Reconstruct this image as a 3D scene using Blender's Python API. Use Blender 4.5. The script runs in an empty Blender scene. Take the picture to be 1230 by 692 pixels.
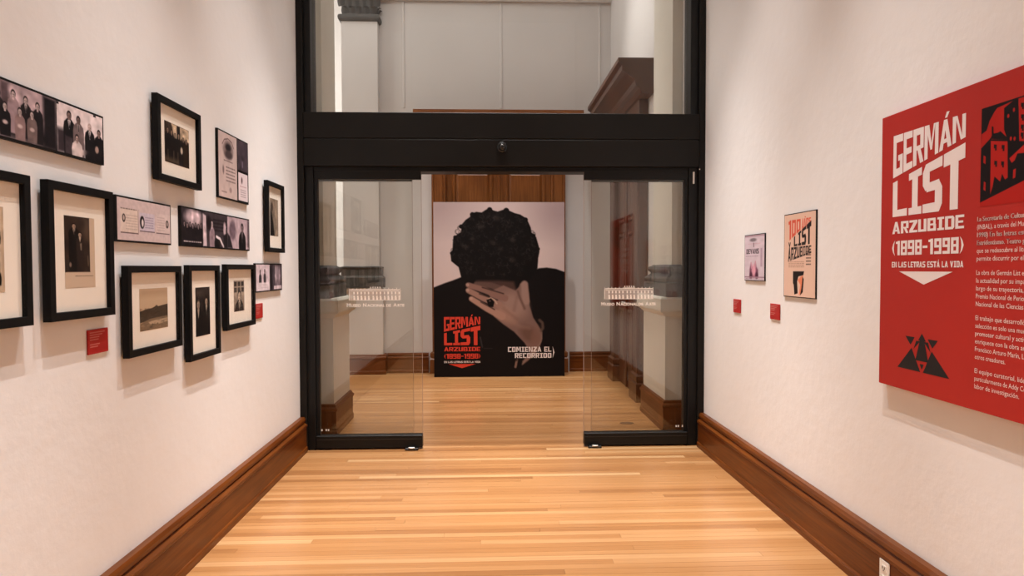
import bpy, bmesh, math, random
import numpy as np
from mathutils import Matrix, Vector
S = bpy.context.scene
COL = S.collection
random.seed(7)
rng = np.random.default_rng(11)

# ---------------------------------------------------------------- camera
CAM_H = 1.5
PITCH, YAW, ROLL = 0.029936, 0.036386, -0.002807
fwd = Vector((math.sin(YAW)*math.cos(PITCH), math.cos(YAW)*math.cos(PITCH), -math.sin(PITCH)))
rt = Vector((math.cos(YAW), -math.sin(YAW), 0))
up = rt.cross(fwd)
r2 = rt*math.cos(ROLL)+up*math.sin(ROLL)
u2 = up*math.cos(ROLL)-rt*math.sin(ROLL)
cd = bpy.data.cameras.new('camera'); cam = bpy.data.objects.new('camera', cd); COL.objects.link(cam)
cd.sensor_width = 36; cd.lens = 790/1230*36; cd.clip_start = .05
cam.matrix_world = Matrix(((r2.x, u2.x, -fwd.x, 0), (r2.y, u2.y, -fwd.y, 0), (r2.z, u2.z, -fwd.z, CAM_H), (0, 0, 0, 1)))
S.camera = cam

# ---------------------------------------------------------------- world, lamps, exposure
S.view_settings.view_transform = 'Standard'; S.view_settings.look = 'None'
S.view_settings.exposure = 0.0; S.view_settings.gamma = 1.0
S.view_settings.use_curve_mapping = False
S.cycles.use_denoising = True
S.cycles.transparent_max_bounces = 24
S.cycles.max_bounces = 10
S.cycles.caustics_reflective = False; S.cycles.caustics_refractive = False
W = bpy.data.worlds.new('world'); S.world = W; W.use_nodes = True
W.node_tree.nodes['Background'].inputs[0].default_value = (.6, .55, .5, 1)
W.node_tree.nodes['Background'].inputs[1].default_value = .02

WARM = (1.0, .955, .93)
def spot(name, loc, target, watts, angle=100, radius=.025, color=WARM, blend=.9):
    l = bpy.data.lights.new(name, 'SPOT'); l.energy = watts; l.color = color
    l.spot_size = math.radians(angle); l.spot_blend = blend; l.shadow_soft_size = radius
    o = bpy.data.objects.new(name, l); COL.objects.link(o); o.location = loc
    o.rotation_euler = (Vector(target)-Vector(loc)).to_track_quat('-Z', 'Y').to_euler()
def area(name, loc, sx, sy, watts, color, rot=(0, 0, 0)):
    l = bpy.data.lights.new(name, 'AREA'); l.shape = 'RECTANGLE'; l.size = sx; l.size_y = sy
    l.energy = watts; l.color = color
    o = bpy.data.objects.new(name, l); COL.objects.link(o); o.location = loc; o.rotation_euler = rot
# two ceiling tracks of spots wash each gallery wall
for y, k in ((-1.6, 1), (.2, 1), (1.9, .95), (3.5, 1.05), (4.75, .5)):
    for X, sg in ((-1.544, 1), (1.805, -1)):
        m = k*(.9 if sg < 0 else 1)
        spot('track_spot', (X+sg*1.22, y+.1, 6.35), (X+sg*.42, min(y+1.10, 5.1), 0), 870*m, 36, .012, blend=1)
        spot('track_spot', (X+sg*1.62, min(y+1.9, 5.2), 6.35), (X+sg*.64, min(y+.9, 4.9), 0), 810*m, 35, .012, blend=1)
for y, e in ((4.6, 30), (2.7, 90)):
    spot('floor_fill_spot', (.13, y, 6.35), (.13, y+.3, 0), e, 40, .05, blend=1)  # added fill, brightens the middle of the floor
area('corridor_fill', (.13, 3.3, 6.4), 1.4, 2.4, 45, (1, .96, .93))  # soft ambient fill added out of view, stands for no fixture
# the hall beyond: added soft fill overhead, cooler and dimmer, brighter towards its left side
area('hall_fill', (-.6, 7.6, 7.3), 3.0, 2.6, 74, (1, .98, .97))
area('hall_side_light', (-4.4, 7.4, 5.8), 1.6, 1.6, 80, (1, .94, .87), (0, math.radians(-50), 0))
area('alcove_light', (-4.0, 9.8, 3.4), .6, 5.0, 105, (1, .955, .90), (math.radians(90), 0, math.radians(-60)))
for x in (-1.2, .2, 1.2):
    spot('hall_fill_spot', (x, 7.3, 7.2), (x, 8.0, 0), 900, 52, .08, (1, .95, .91), 1)  # extra spots added to lift the hall's floor and lower walls

# ---------------------------------------------------------------- materials
MATS = {}
def nodes(m):
    m.use_nodes = True; nt = m.node_tree; nt.nodes.clear()
    out = nt.nodes.new('ShaderNodeOutputMaterial')
    return nt, out
def principled(name, rough=.5, spec=.5, coat=0, metal=0):
    m = bpy.data.materials.new(name); nt, out = nodes(m)
    b = nt.nodes.new('ShaderNodeBsdfPrincipled'); nt.links.new(b.outputs[0], out.inputs[0])
    b.inputs['Roughness'].default_value = rough; b.inputs['Specular IOR Level'].default_value = spec
    b.inputs['Coat Weight'].default_value = coat; b.inputs['Metallic'].default_value = metal
    MATS[name] = m
    return m, nt, b
def noise(nt, scale, detail=3, vec=None, rough=.5):
    n = nt.nodes.new('ShaderNodeTexNoise'); n.inputs['Scale'].default_value = scale
    n.inputs['Detail'].default_value = detail; n.inputs['Roughness'].default_value = rough
    if vec: nt.links.new(vec, n.inputs['Vector'])
    return n
def ramp(nt, fac, stops):
    r = nt.nodes.new('ShaderNodeValToRGB'); el = r.color_ramp.elements
    while len(el) < len(stops): el.new(.5)
    for e, (p, c) in zip(el, stops): e.position = p; e.color = (*c, 1)
    nt.links.new(fac, r.inputs[0]); return r.outputs[0]
def scaled(nt, s, kind='Position'):
    g = nt.nodes.new('ShaderNodeNewGeometry' if kind == 'Position' else 'ShaderNodeTexCoord')
    mp = nt.nodes.new('ShaderNodeMapping'); mp.inputs['Scale'].default_value = s
    nt.links.new(g.outputs[kind], mp.inputs[0]); return mp.outputs[0]
def bump(nt, b, h, strength, dist=.01):
    bp = nt.nodes.new('ShaderNodeBump'); bp.inputs['Strength'].default_value = strength
    bp.inputs['Distance'].default_value = dist
    nt.links.new(h, bp.inputs['Height']); nt.links.new(bp.outputs[0], b.inputs['Normal'])
def mottled(name, c, rough=.5, var=.08, scale=6, spec=.5, coat=0, metal=0, bmp=0, bscale=60, bdist=.002):
    m, nt, b = principled(name, rough, spec, coat, metal)
    v = scaled(nt, (1, 1, 1))
    n = noise(nt, scale, 4, v)
    lo = tuple(x*(1-var) for x in c); hi = tuple(min(1, x*(1+var)) for x in c)
    nt.links.new(ramp(nt, n.outputs[0], [(.3, lo), (.7, hi)]), b.inputs['Base Color'])
    if bmp:
        bump(nt, b, noise(nt, bscale, 5, v).outputs[0], bmp, bdist)
    return m
def wood(name, dark, mid, light, axis, rough=.38, spec=.22, coat=.06):
    m, nt, b = principled(name, rough, spec, coat)
    s = [70, 70, 70]; s[axis] = 2.6
    v = scaled(nt, tuple(s)); n = noise(nt, 1.0, 6, v, .6)
    big = noise(nt, 2.2, 2, scaled(nt, (1, 1, 1)))
    mx = nt.nodes.new('ShaderNodeMath'); mx.operation = 'MULTIPLY_ADD'; mx.inputs[1].default_value = .35
    nt.links.new(big.outputs[0], mx.inputs[0])
    sc = nt.nodes.new('ShaderNodeMath'); sc.operation = 'MULTIPLY'; sc.inputs[1].default_value = .68
    nt.links.new(n.outputs[0], sc.inputs[0]); nt.links.new(sc.outputs[0], mx.inputs[2])
    nt.links.new(ramp(nt, mx.outputs[0], [(.25, dark), (.52, mid), (.82, light)]), b.inputs['Base Color'])
    bump(nt, b, n.outputs[0], .12, .002)
    return m
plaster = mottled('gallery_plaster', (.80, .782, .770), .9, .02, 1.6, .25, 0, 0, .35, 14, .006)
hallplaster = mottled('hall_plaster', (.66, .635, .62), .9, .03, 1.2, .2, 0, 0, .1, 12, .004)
pierplaster = mottled('pier_plaster', (.70, .665, .59), .85, .03, 2, .25, 0, 0, .15, 25, .003)
ceilmat = mottled('ceiling_paint', (.74, .71, .67), .9)
stone = mottled('grey_painted_stone', (.060, .058, .055), .6, .18, 9, .4, 0, 0, .4, 40, .004)
bronze = mottled('dark_bronze_metal', (.0085, .0072, .006), .45, .12, 3, .2)
bronze2 = mottled('black_metal_rail', (.0075, .0075, .0075), .42, .1, 3, .25)
blackframe = mottled('black_stained_wood', (.0055, .005, .005), .6, .15, 14, .12)
blackedge = mottled('black_edge', (.008, .007, .007), .6, .1, 8, .15)
matboard = mottled('cream_mat_board', (.90, .82, .73), .9, .015, 40, .2)
whiteplastic = mottled('white_plastic', (.80, .77, .72), .35, .02, 10)
darkslot = mottled('dark_slot', (.02, .018, .016), .5, .1, 10)
blackplastic = mottled('black_plastic', (.008, .008, .008), .25, .1, 10)
redpanel = mottled('red_panel_paint', (.41, .0185, .0125), .6, .05, 1.5, .3)
redlabel = mottled('red_label_card', (.40, .016, .014), .5, .06, 12, .3)
redink = mottled('red_ink', (.62, .045, .022), .6, .04, 10, .3)
whiteink = mottled('white_ink', (.80, .715, .70), .6, .02, 10, .3)
textink = mottled('pale_text_ink', (.80, .62, .58), .6, .02, 10, .3)
blackink = mottled('black_ink', (.010, .008, .009), .6, .1, 10, .3)
vinyl = mottled('white_vinyl', (.90, .86, .81), .6, .03, 10, .3)
frosted = bpy.data.materials.new('frosted_film'); _nt, _o = nodes(frosted)
_t = _nt.nodes.new('ShaderNodeBsdfTransparent'); _d = _nt.nodes.new('ShaderNodeBsdfDiffuse'); _d.inputs[0].default_value = (.80, .72, .66, 1)
_m = _nt.nodes.new('ShaderNodeMixShader'); _m.inputs[0].default_value = .45
_nt.links.new(_t.outputs[0], _m.inputs[1]); _nt.links.new(_d.outputs[0], _m.inputs[2]); _nt.links.new(_m.outputs[0], _o.inputs[0])
chrome = mottled('steel', (.55, .53, .50), .3, .05, 10, .5, 0, 1)
knotmat = mottled('dark_knot', (.10, .045, .018), .5, .3, 30)
DK, MD, LT = (.050, .0095, .0016), (.128, .033, .0040), (.215, .060, .0085)
doorwood_z = wood('door_wood_upright', (.085, .022, .005), (.21, .068, .015), (.34, .125, .032), 2, .35, .35, .12)
doorwood_x = wood('door_wood_across', (.085, .022, .005), (.21, .068, .015), (.34, .125, .032), 0, .35, .35, .12)
wood_y = wood('varnished_wood_along', DK, MD, LT, 1)
wood_x = wood('varnished_wood_across', DK, MD, LT, 0)
wood_z = wood('varnished_wood_upright', DK, MD, LT, 2)
dwood_z = wood('dark_wood_upright', (.035, .011, .004), (.085, .026, .008), (.14, .045, .014), 2, .4, .4, .1)
dwood_y = wood('dark_wood_along', (.035, .011, .004), (.085, .026, .008), (.14, .045, .014), 1, .4, .4, .1)
subfloor = mottled('dark_subfloor', (.16, .075, .03), .7, .1, 5)

def floor_mat():
    m, nt, b = principled('maple_strip_floor', .30, .45, .12)
    oi = nt.nodes.new('ShaderNodeObjectInfo'); at = nt.nodes.new('ShaderNodeAttribute'); at.attribute_name = 'tone'
    ad = nt.nodes.new('ShaderNodeMath'); ad.operation = 'ADD'
    nt.links.new(oi.outputs['Random'], ad.inputs[0]); nt.links.new(at.outputs['Fac'], ad.inputs[1])
    fr = nt.nodes.new('ShaderNodeMath'); fr.operation = 'FRACT'; nt.links.new(ad.outputs[0], fr.inputs[0])
    base = ramp(nt, fr.outputs[0], [(0, (.31, .138, .049)), (.18, (.39, .184, .068)), (.5, (.425, .208, .079)), (.8, (.46, .234, .095)), (.93, (.52, .285, .128)), (1, (.57, .355, .175))])
    # a shift per board so that grain does not run on from one board to the next
    v = nt.nodes.new('ShaderNodeVectorMath'); v.operation = 'MULTIPLY_ADD'
    g = nt.nodes.new('ShaderNodeNewGeometry'); nt.links.new(g.outputs['Position'], v.inputs[0])
    v.inputs[1].default_value = (.8, 150, 20)
    cb = nt.nodes.new('ShaderNodeCombineXYZ')
    ml = nt.nodes.new('ShaderNodeMath'); ml.operation = 'MULTIPLY'; ml.inputs[1].default_value = 91
    nt.links.new(fr.outputs[0], ml.inputs[0]); nt.links.new(ml.outputs[0], cb.inputs[0]); nt.links.new(cb.outputs[0], v.inputs[2])
    n = noise(nt, 1.0, 5, v.outputs[0], .6)
    gr = ramp(nt, n.outputs[0], [(.30, (.66, .54, .42)), (.48, (.97, .95, .93)), (.75, (1.08, 1.09, 1.10))])
    mix = nt.nodes.new('ShaderNodeMix'); mix.data_type = 'RGBA'; mix.blend_type = 'MULTIPLY'
    mix.inputs[0].default_value = .85
    nt.links.new(base, mix.inputs[6]); nt.links.new(gr, mix.inputs[7])
    nt.links.new(mix.outputs[2], b.inputs['Base Color'])
    bump(nt, b, n.outputs[0], .06, .001)
    return m
maple = floor_mat()

def print_mat(name='photographic_print', rough=.55):
    m, nt, b = principled(name, rough, .12)
    a = nt.nodes.new('ShaderNodeVertexColor'); a.layer_name = 'Col'
    nt.links.new(a.outputs[0], b.inputs['Base Color']); return m
printmat = print_mat()
def glass_mat(name, tint, ior, rough=0.0):
    m = bpy.data.materials.new(name); nt, out = nodes(m)
    t = nt.nodes.new('ShaderNodeBsdfTransparent'); t.inputs[0].default_value = (*tint, 1)
    g = nt.nodes.new('ShaderNodeBsdfGlossy'); g.inputs['Roughness'].default_value = rough
    f = nt.nodes.new('ShaderNodeFresnel')                        # the same share on both faces of the thin pane
    ge = nt.nodes.new('ShaderNodeNewGeometry'); ma = nt.nodes.new('ShaderNodeMath'); ma.operation = 'MULTIPLY_ADD'
    ma.inputs[1].default_value = 1/ior-ior; ma.inputs[2].default_value = ior
    nt.links.new(ge.outputs['Backfacing'], ma.inputs[0]); nt.links.new(ma.outputs[0], f.inputs[0])
    mx = nt.nodes.new('ShaderNodeMixShader')
    nt.links.new(f.outputs[0], mx.inputs[0]); nt.links.new(t.outputs[0], mx.inputs[1]); nt.links.new(g.outputs[0], mx.inputs[2])
    nt.links.new(mx.outputs[0], out.inputs[0]); return m
doorglass = glass_mat('door_glass', (.945, .946, .932), 1.5)
edgeglass = mottled('glass_edge', (.42, .33, .30), .25, .05, 10)
pictureglass = glass_mat('picture_glass', (.99, .99, .985), 1.07)

# ---------------------------------------------------------------- mesh helpers
class MB:
    def __init__(s): s.bm = bmesh.new()
    def box(s, x0, x1, y0, y1, z0, z1, bev=0, seg=1):
        vs = [s.bm.verts.new((x, y, z)) for x in (x0, x1) for y in (y0, y1) for z in (z0, z1)]
        fs = [s.bm.faces.new([vs[i] for i in q]) for q in ((0, 1, 3, 2), (4, 6, 7, 5), (0, 4, 5, 1), (2, 3, 7, 6), (0, 2, 6, 4), (1, 5, 7, 3))]
        if bev:
            es = list({e for f in fs for e in f.edges})
            bmesh.ops.bevel(s.bm, geom=es, offset=bev, segments=seg, affect='EDGES', profile=.5)
        return s
    def face(s, pts):
        s.bm.faces.new([s.bm.verts.new(p) for p in pts]); return s
    def prism(s, pts, d):                        # polygon (list of 3D points) pushed by vector d
        a = [s.bm.verts.new(p) for p in pts]; b = [s.bm.verts.new(Vector(p)+Vector(d)) for p in pts]
        s.bm.faces.new(a); s.bm.faces.new(b[::-1]); n = len(a)
        for i in range(n): s.bm.faces.new((a[i], b[i], b[(i+1) % n], a[(i+1) % n]))
        return s
    def rings(s, prof, x0, x1, y0, y1, caps=True):   # mitred moulding round a rectangle: prof = (offset, z)
        R = []
        for o, z in prof:
            R.append([s.bm.verts.new(p) for p in ((x0-o, y0-o, z), (x1+o, y0-o, z), (x1+o, y1+o, z), (x0-o, y1+o, z))])
        for a, b in zip(R, R[1:]):
            for i in range(4): s.bm.faces.new((a[i], a[(i+1) % 4], b[(i+1) % 4], b[i]))
        if caps: s.bm.faces.new(R[0][::-1]); s.bm.faces.new(R[-1])
        return s
    def lathe(s, prof, c=(0, 0, 0), n=20, axis='z'):
        R = []
        for r, h in prof:
            ring = []
            for k in range(n):
                a = 2*math.pi*k/n; p = (r*math.cos(a), r*math.sin(a), h)
                if axis == 'y': p = (p[0], -p[2], p[1])
                ring.append(s.bm.verts.new(Vector(p)+Vector(c)))
            R.append(ring)
        for a, b in zip(R, R[1:]):
            for i in range(n): s.bm.faces.new((a[i], a[(i+1) % n], b[(i+1) % n], b[i]))
        s.bm.faces.new(R[0][::-1]); s.bm.faces.new(R[-1]); return s
    def frame(s, x0, x1, z0, z1, wid, y0, y1, bev=.002):
        # picture-frame moulding in the XZ plane, mitred; y0 is the front (towards -y)
        prof = [(0, y1), (0, y0+bev), (bev, y0), (wid-bev, y0), (wid, y0+bev), (wid, y1)]
        R = []
        for o, y in prof:
            R.append([s.bm.verts.new(p) for p in ((x0+o, y, z0+o), (x1-o, y, z0+o), (x1-o, y, z1-o), (x0+o, y, z1-o))])
        R.append(R[0])
        for a, b in zip(R, R[1:]):
            for i in range(4): s.bm.faces.new((a[i], a[(i+1) % 4], b[(i+1) % 4], b[i]))
        return s
    def build(s, name, mat, parent=None, smooth=False):
        bmesh.ops.recalc_face_normals(s.bm, faces=s.bm.faces)
        me = bpy.data.meshes.new(name); s.bm.to_mesh(me); s.bm.free()
        me.materials.append(mat)
        if smooth:
            for p in me.polygons: p.use_smooth = True
        o = bpy.data.objects.new(name, me); COL.objects.link(o)
        if parent: o.parent = parent
        return o
def thing(name, loc, label=None, cat=None, group=None, rz=0, kind=None):
    o = bpy.data.objects.new(name, None); COL.objects.link(o); o.location = loc; o.rotation_euler = (0, 0, rz)
    o.empty_display_size = .1
    if label: o['label'] = label
    if cat: o['category'] = cat
    if group: o['group'] = group
    if kind: o['kind'] = kind
    return o
def struct(o): o['kind'] = 'structure'; return o
def box(name, mat, parent, *a, **k): return MB().box(*a, **k).build(name, mat, parent)
XL, XR, DY = -1.544, 1.805, 5.42
YB = 9.52
LEFT, RIGHT = math.radians(90), math.radians(-90)

# ---------------------------------------------------------------- the setting: shell
struct(box('wall_left', plaster, None, XL-.25, XL, -2.5, DY+.30, -.03, 6.5))
struct(box('wall_right', plaster, None, XR, XR+.25, -2.5, DY+.30, -.03, 6.5))
struct(box('wall_rear', plaster, None, XL-.25, XR+.25, -2.75, -2.5, -.03, 6.5))
struct(box('ceiling', ceilmat, None, XL-.25, XR+.25, -2.75, DY+.30, 6.5, 6.65))
struct(box('ceiling', ceilmat, None, -6.2, 2.2, DY+.30, 11.0, 7.6, 7.75))
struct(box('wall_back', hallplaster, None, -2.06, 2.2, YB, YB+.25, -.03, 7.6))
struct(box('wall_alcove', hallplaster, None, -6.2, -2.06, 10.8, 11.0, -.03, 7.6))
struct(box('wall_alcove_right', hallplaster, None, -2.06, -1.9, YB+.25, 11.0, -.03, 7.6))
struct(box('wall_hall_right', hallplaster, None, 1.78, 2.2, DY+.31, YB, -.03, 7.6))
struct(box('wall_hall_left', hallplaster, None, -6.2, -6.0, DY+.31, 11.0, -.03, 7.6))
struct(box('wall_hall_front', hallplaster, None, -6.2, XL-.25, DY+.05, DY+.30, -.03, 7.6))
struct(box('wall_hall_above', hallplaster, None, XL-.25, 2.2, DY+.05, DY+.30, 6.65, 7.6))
# shallow grooves between the panels of the hall's back wall, and the cornice high up
for gx in (-1.19, .20, 1.62):
    struct(MB().prism([(gx-.018, YB, 3.8), (gx-.010, YB-.010, 3.8), (gx+.010, YB-.010, 3.8), (gx+.018, YB, 3.8)], (0, 0, 1.55)).build('trim_1', hallplaster))
struct(MB().prism([(-1.5, YB, 5.30), (-1.5, YB-.05, 5.30), (-1.5, YB-.09, 5.39), (-1.5, YB-.28, 5.56), (-1.5, YB-.30, 5.75), (-1.5, YB, 5.75)], (3.28, 0, 0)).build('trim_2', hallplaster))

# ---------------------------------------------------------------- floor of narrow boards
floor = struct(box('floor', subfloor, None, -6.2, 2.2, -2.75, 11.0, -.06, -.0065))
unit = bpy.data.meshes.new('floorboard')
_b = MB().box(0, 1, 0, 1, 0, 1); bmesh.ops.delete(_b.bm, geom=[f for f in _b.bm.faces if all(v.co.z < .5 for v in f.verts)], context='FACES')
bmesh.ops.recalc_face_normals(_b.bm, faces=_b.bm.faces); _b.bm.to_mesh(unit); _b.bm.free(); unit.materials.append(maple)
PITCHB = .0525
boards = []
y = -2.5
while y < 10.8:
    hall = y > DY+.10
    x0, x1 = (-6.0, 1.95 if y < YB else -2.06) if hall else (XL+.01, XR-.01)
    x = x0 - random.uniform(0, 1.6)
    while x < x1:
        L = random.uniform(1.4, 3.8)
        a, b = max(x, x0), min(x+L, x1)
        if b-a > .01: boards.append((a, b, y))
        x += L
    y += PITCHB
def seen(bd):
    a, b, y = bd
    if y < 2.55 or y > YB or b < -2.3 or (y > DY+.1 and b < -.29*y+.7): return -1
    return 1/y
boards.sort(key=seen, reverse=True)
for a, b, y in boards[:300]:
    o = bpy.data.objects.new('floorboard', unit); COL.objects.link(o); o.parent = floor
    o.location = (a, y, -.0065); o.scale = (b-a-.0012, PITCHB-.0011, .0065+random.uniform(-.0003, .0003))
vs, fs, tone = [], [], []
for a, b, y in boards[300:]:
    i = len(vs); y1 = y+PITCHB-.0011; b -= .0012
    vs += [(a, y, 0), (b, y, 0), (b, y1, 0), (a, y1, 0), (a, y, -.0065), (b, y, -.0065), (b, y1, -.0065), (a, y1, -.0065)]
    fs += [(i, i+1, i+2, i+3), (i, i+4, i+5, i+1), (i+1, i+5, i+6, i+2), (i+2, i+6, i+7, i+3), (i+3, i+7, i+4, i)]
    tone += [random.random()]*5
me = bpy.data.meshes.new('floorboards_beyond'); me.from_pydata(vs, [], fs); me.materials.append(maple)
at = me.attributes.new('tone', 'FLOAT', 'FACE'); at.data.foreach_set('value', tone)
o = bpy.data.objects.new('floorboards_beyond', me); COL.objects.link(o); o.parent = floor; o['kind'] = 'stuff'
k = MB().lathe([(.055, 0), (.055, .003), (.045, .005)], (0, 0, 0), 20).build('floor_plate', knotmat)
k.scale = (1.25, .8, 1); k.location = (1.335, 6.27, .0002)
k['label'] = 'small dark oval plate on the floor seen through the right glass door'; k['category'] = 'floor plate'

# ---------------------------------------------------------------- baseboards
PROF = [(0, 0), (.060, 0), (.060, .032), (.056, .040), (.050, .044), (.050, .200), (.057, .208), (.057, .222), (.040, .232),
        (.033, .240), (.042, .250), (.042, .268), (.033, .285), (0, .285)]
def baseboard_y(name, X, sgn, y0, y1, mat=wood_y):
    return struct(MB().prism([(X+sgn*o, y0, z) for o, z in PROF], (0, y1-y0, 0)).build(name, mat))
def baseboard_x(name, Y, x0, x1, mat=wood_x):
    return struct(MB().prism([(x0, Y-o, z) for o, z in PROF], (x1-x0, 0, 0)).build(name, mat))
baseboard_y('baseboard_left', XL, 1, -2.5, DY)
baseboard_y('baseboard_right', XR, -1, -2.5, DY)
baseboard_x('baseboard_back', YB, -1.45, -.86); baseboard_x('baseboard_back', YB, 1.18, 1.78)
baseboard_x('baseboard_alcove', 10.8, -6, -2.06)
baseboard_y('baseboard_hall_right', 1.78, -1, 6.9, 7.2, dwood_y)

# ---------------------------------------------------------------- glazed entrance frame (door_1)
d1 = thing('door_1', (0, 0, 0), kind='structure')
y0, y1 = DY, DY+.24
XJL, XJR = -1.438, 1.690
box('jamb', bronze, d1, XL, XL+.052, y0, y1, 0, 6.5, bev=.003)
box('jamb', bronze2, d1, XL+.052, XJL, y0+.035, y1-.02, 2.34, 6.5, bev=.003)
box('jamb', bronze2, d1, XL+.052, XJL+.012, y0+.035, y1-.02, 0, 2.34, bev=.003)
box('jamb', bronze, d1, XR-.052, XR, y0, y1, 0, 6.5, bev=.003)
box('jamb', bronze2, d1, XJR, XR-.052, y0+.035, y1-.02, 2.34, 6.5, bev=.003)
box('jamb', bronze2, d1, XJR-.012, XR-.052, y0+.035, y1-.02, 0, 2.34, bev=.003)
box('header_beam', bronze, d1, XL+.052, XR-.052, y0-.004, y1, 2.562, 2.771, bev=.004)
box('header_beam', bronze, d1, XL+.052, XR-.052, y0-.004, y1, 2.336, 2.553, bev=.004)
box('shadow_gap', darkslot, d1, XL+.06, XR-.06, y0+.012, y1-.01, 2.545, 2.570)
box('track_housing', bronze2, d1, XL+.06, XR-.06, y0+.05, y1-.02, 2.300, 2.345, bev=.002)
box('top_frame', bronze, d1, XL+.052, XR-.052, y0, y1, 4.50, 6.5, bev=.003)
box('transom_glass', doorglass, d1, XJL-.02, XJR+.02, y0+.10, y0+.112, 2.76, 6.41)
# fixed side lights behind the sliding doors
fy = DY+.165
for xa, xb, nm in ((XJL-.02, -.636, 0), (.882, XJR+.02, 1)):
    box('side_light_glass', doorglass, d1, xa, xb, fy, fy+.010, .015, 2.34)
    e = xb if nm == 0 else xa
    box('glass_edge', edgeglass, d1, e-.0012, e+.0012, fy-.0005, fy+.0105, .015, 2.30)
    box('side_light_rail', bronze2, d1, min(xa, xb), max(xa, xb), fy-.02, fy+.03, 2.235, 2.31, bev=.002)
    box('side_light_sill', bronze2, d1, xa, xb, fy-.015, fy+.025, .001, .035, bev=.002)
box('lock_clip', whiteplastic, d1, XJR+.020, XJR+.034, y0+.024, y0+.036, 2.20, 2.30, bev=.002)
box('screw', whiteplastic, d1, XJR+.062, XJR+.070, y0-.006, y0+.002, 2.312, 2.320)

def text_verts(body, size, width=None, spacing=1.0, bold=0):
    cu = bpy.data.curves.new('t', 'FONT'); cu.body = body; cu.size = size; cu.space_character = spacing; cu.resolution_u = 2; cu.offset = bold
    ob = bpy.data.objects.new('t', cu); COL.objects.link(ob)
    dg = bpy.context.evaluated_depsgraph_get(); me = bpy.data.meshes.new_from_object(ob.evaluated_get(dg))
    v = np.array([p.co[:] for p in me.vertices]); f = [tuple(p.vertices) for p in me.polygons]
    bpy.data.objects.remove(ob); bpy.data.curves.remove(cu); bpy.data.meshes.remove(me)
    v[:, 0] -= v[:, 0].min()
    if width: v[:, 0] *= width/v[:, 0].max()
    return v, f
def text_obj(name, rows, mat, parent, out):
    # rows: (text, x, z, size, width) set on the plane y = -out of the parent
    V, F = [], []
    for body, x, z, size, width in rows:
        v, f = text_verts(body, size, width); n = len(V)
        V += [(x+a, -out, z+b) for a, b, _ in v]; F += [tuple(i+n for i in q) for q in f]
    me = bpy.data.meshes.new(name); me.from_pydata(V, [], F); me.materials.append(mat)
    o = bpy.data.objects.new(name, me); COL.objects.link(o); o.parent = parent; return o

# ---------------------------------------------------------------- the two sliding glass doors
def museum_mark(root, x0, x1, ztop, zbot, yf, tx0, tx1, tz):
    w = x1-x0; h = ztop-zbot; m = MB()
    def r(a, b, c, d): m.face([(x0+a*w, yf, zbot+c*h), (x0+b*w, yf, zbot+c*h), (x0+b*w, yf, zbot+d*h), (x0+a*w, yf, zbot+d*h)])
    r(0, 1, .80, .86); r(.0, .012, 0, .92); r(.988, 1, 0, .92); r(.03, .97, .70, .73); r(0, 1, 0, .03)
    for k in range(14): r(k/13-.006 if k else 0, min(1, k/13+.006), .86, .93 if k % 2 else .97)
    for k in range(5): r(.41+.045*k, .43+.045*k, .86, 1.05)
    r(.40, .63, .86, .92)
    xs = [.085+.0705*i for i in range(5)]+[.455+.0705*i for i in range(3)]+[.675+.0705*i for i in range(5)]
    for x in xs:
        r(x, x+.026, .46, .66); r(x, x+.030, .24, .36); r(x, x+.036, .03, .23)
    m.build('building_emblem', vinyl, root)
    MB().face([(x0, yf+.0003, zbot), (x1, yf+.0003, zbot), (x1, yf+.0003, zbot+.86*h), (x0, yf+.0003, zbot+.86*h)]).build('frosted_band', frosted, root)
    V, F = [], []
    rows = [('M', 1.0), ('USEO ', .78), ('N', 1.0), ('ACIONAL DE ', .78), ('A', 1.0), ('RTE', .78)]
    x = 0
    for t, s in rows:
        v, f = text_verts(t.strip(), 0.040*s, bold=.0013); n = len(V)
        V += [[x+a, yf, tz+b] for a, b, _ in v]; F += [tuple(i+n for i in q) for q in f]
        x += v[:, 0].max()+.004+(.012 if t.endswith(' ') or ' ' in t.strip() and False else 0)
    sc = (tx1-tx0)/x
    V = [(tx0+a*sc, b, c) for a, b, c in V]
    me = bpy.data.meshes.new('lettering'); me.from_pydata(V, [], F); me.materials.append(vinyl)
    o = bpy.data.objects.new('museum_name', me); COL.objects.link(o); o.parent = root
def slider(xa, xb, lead, label, mark, stamp):
    cx = (xa+xb)/2; root = thing('sliding_door', (cx, DY+.075, 0), label, 'door', 'sliding glass doors')
    a, b = xa-cx, xb-cx
    box('glass_pane', doorglass, root, a, b, -.005, .005, .10, 2.34)
    e = a if lead < 0 else b
    box('glass_edge', edgeglass, root, e-.0015, e+.0015, -.0056, .0056, .10, 2.30)
    box('bottom_rail', bronze2, root, a, b, -.045, .030, .012, .117, bev=.004)
    box('rail_seam', darkslot, root, a+.002, b-.002, -.047, -.040, .083, .087)
    box('top_rail', bronze2, root, a, b, -.022, .022, 2.236, 2.335, bev=.003)
    e2 = b-.03 if lead < 0 else a+.03
    box('stile', bronze2, root, min(e2, b if lead < 0 else a), max(e2, b if lead < 0 else a), -.02, .02, .10, 2.335, bev=.003)
    x0, x1, tx0, tx1 = mark
    museum_mark(root, x0-cx, x1-cx, 1.345, 1.238, -.0062, tx0-cx, tx1-cx, 1.185)
    m = MB()
    for i in range(5):
        if i == 2: continue
        m.face([(stamp-cx+i*.018, -.0062, .150), (stamp-cx+i*.018+.012, -.0062, .150), (stamp-cx+i*.018+.012, -.0062, .166), (stamp-cx+i*.018, -.0062, .166)])
    m.build('maker_stamp', vinyl, root)
    return root
slider(-1.425, -.550, 1, 'left sliding glass door with black bottom rail and white museum emblem', (-1.152, -.726, -1.170, -.692), -1.41)
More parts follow.
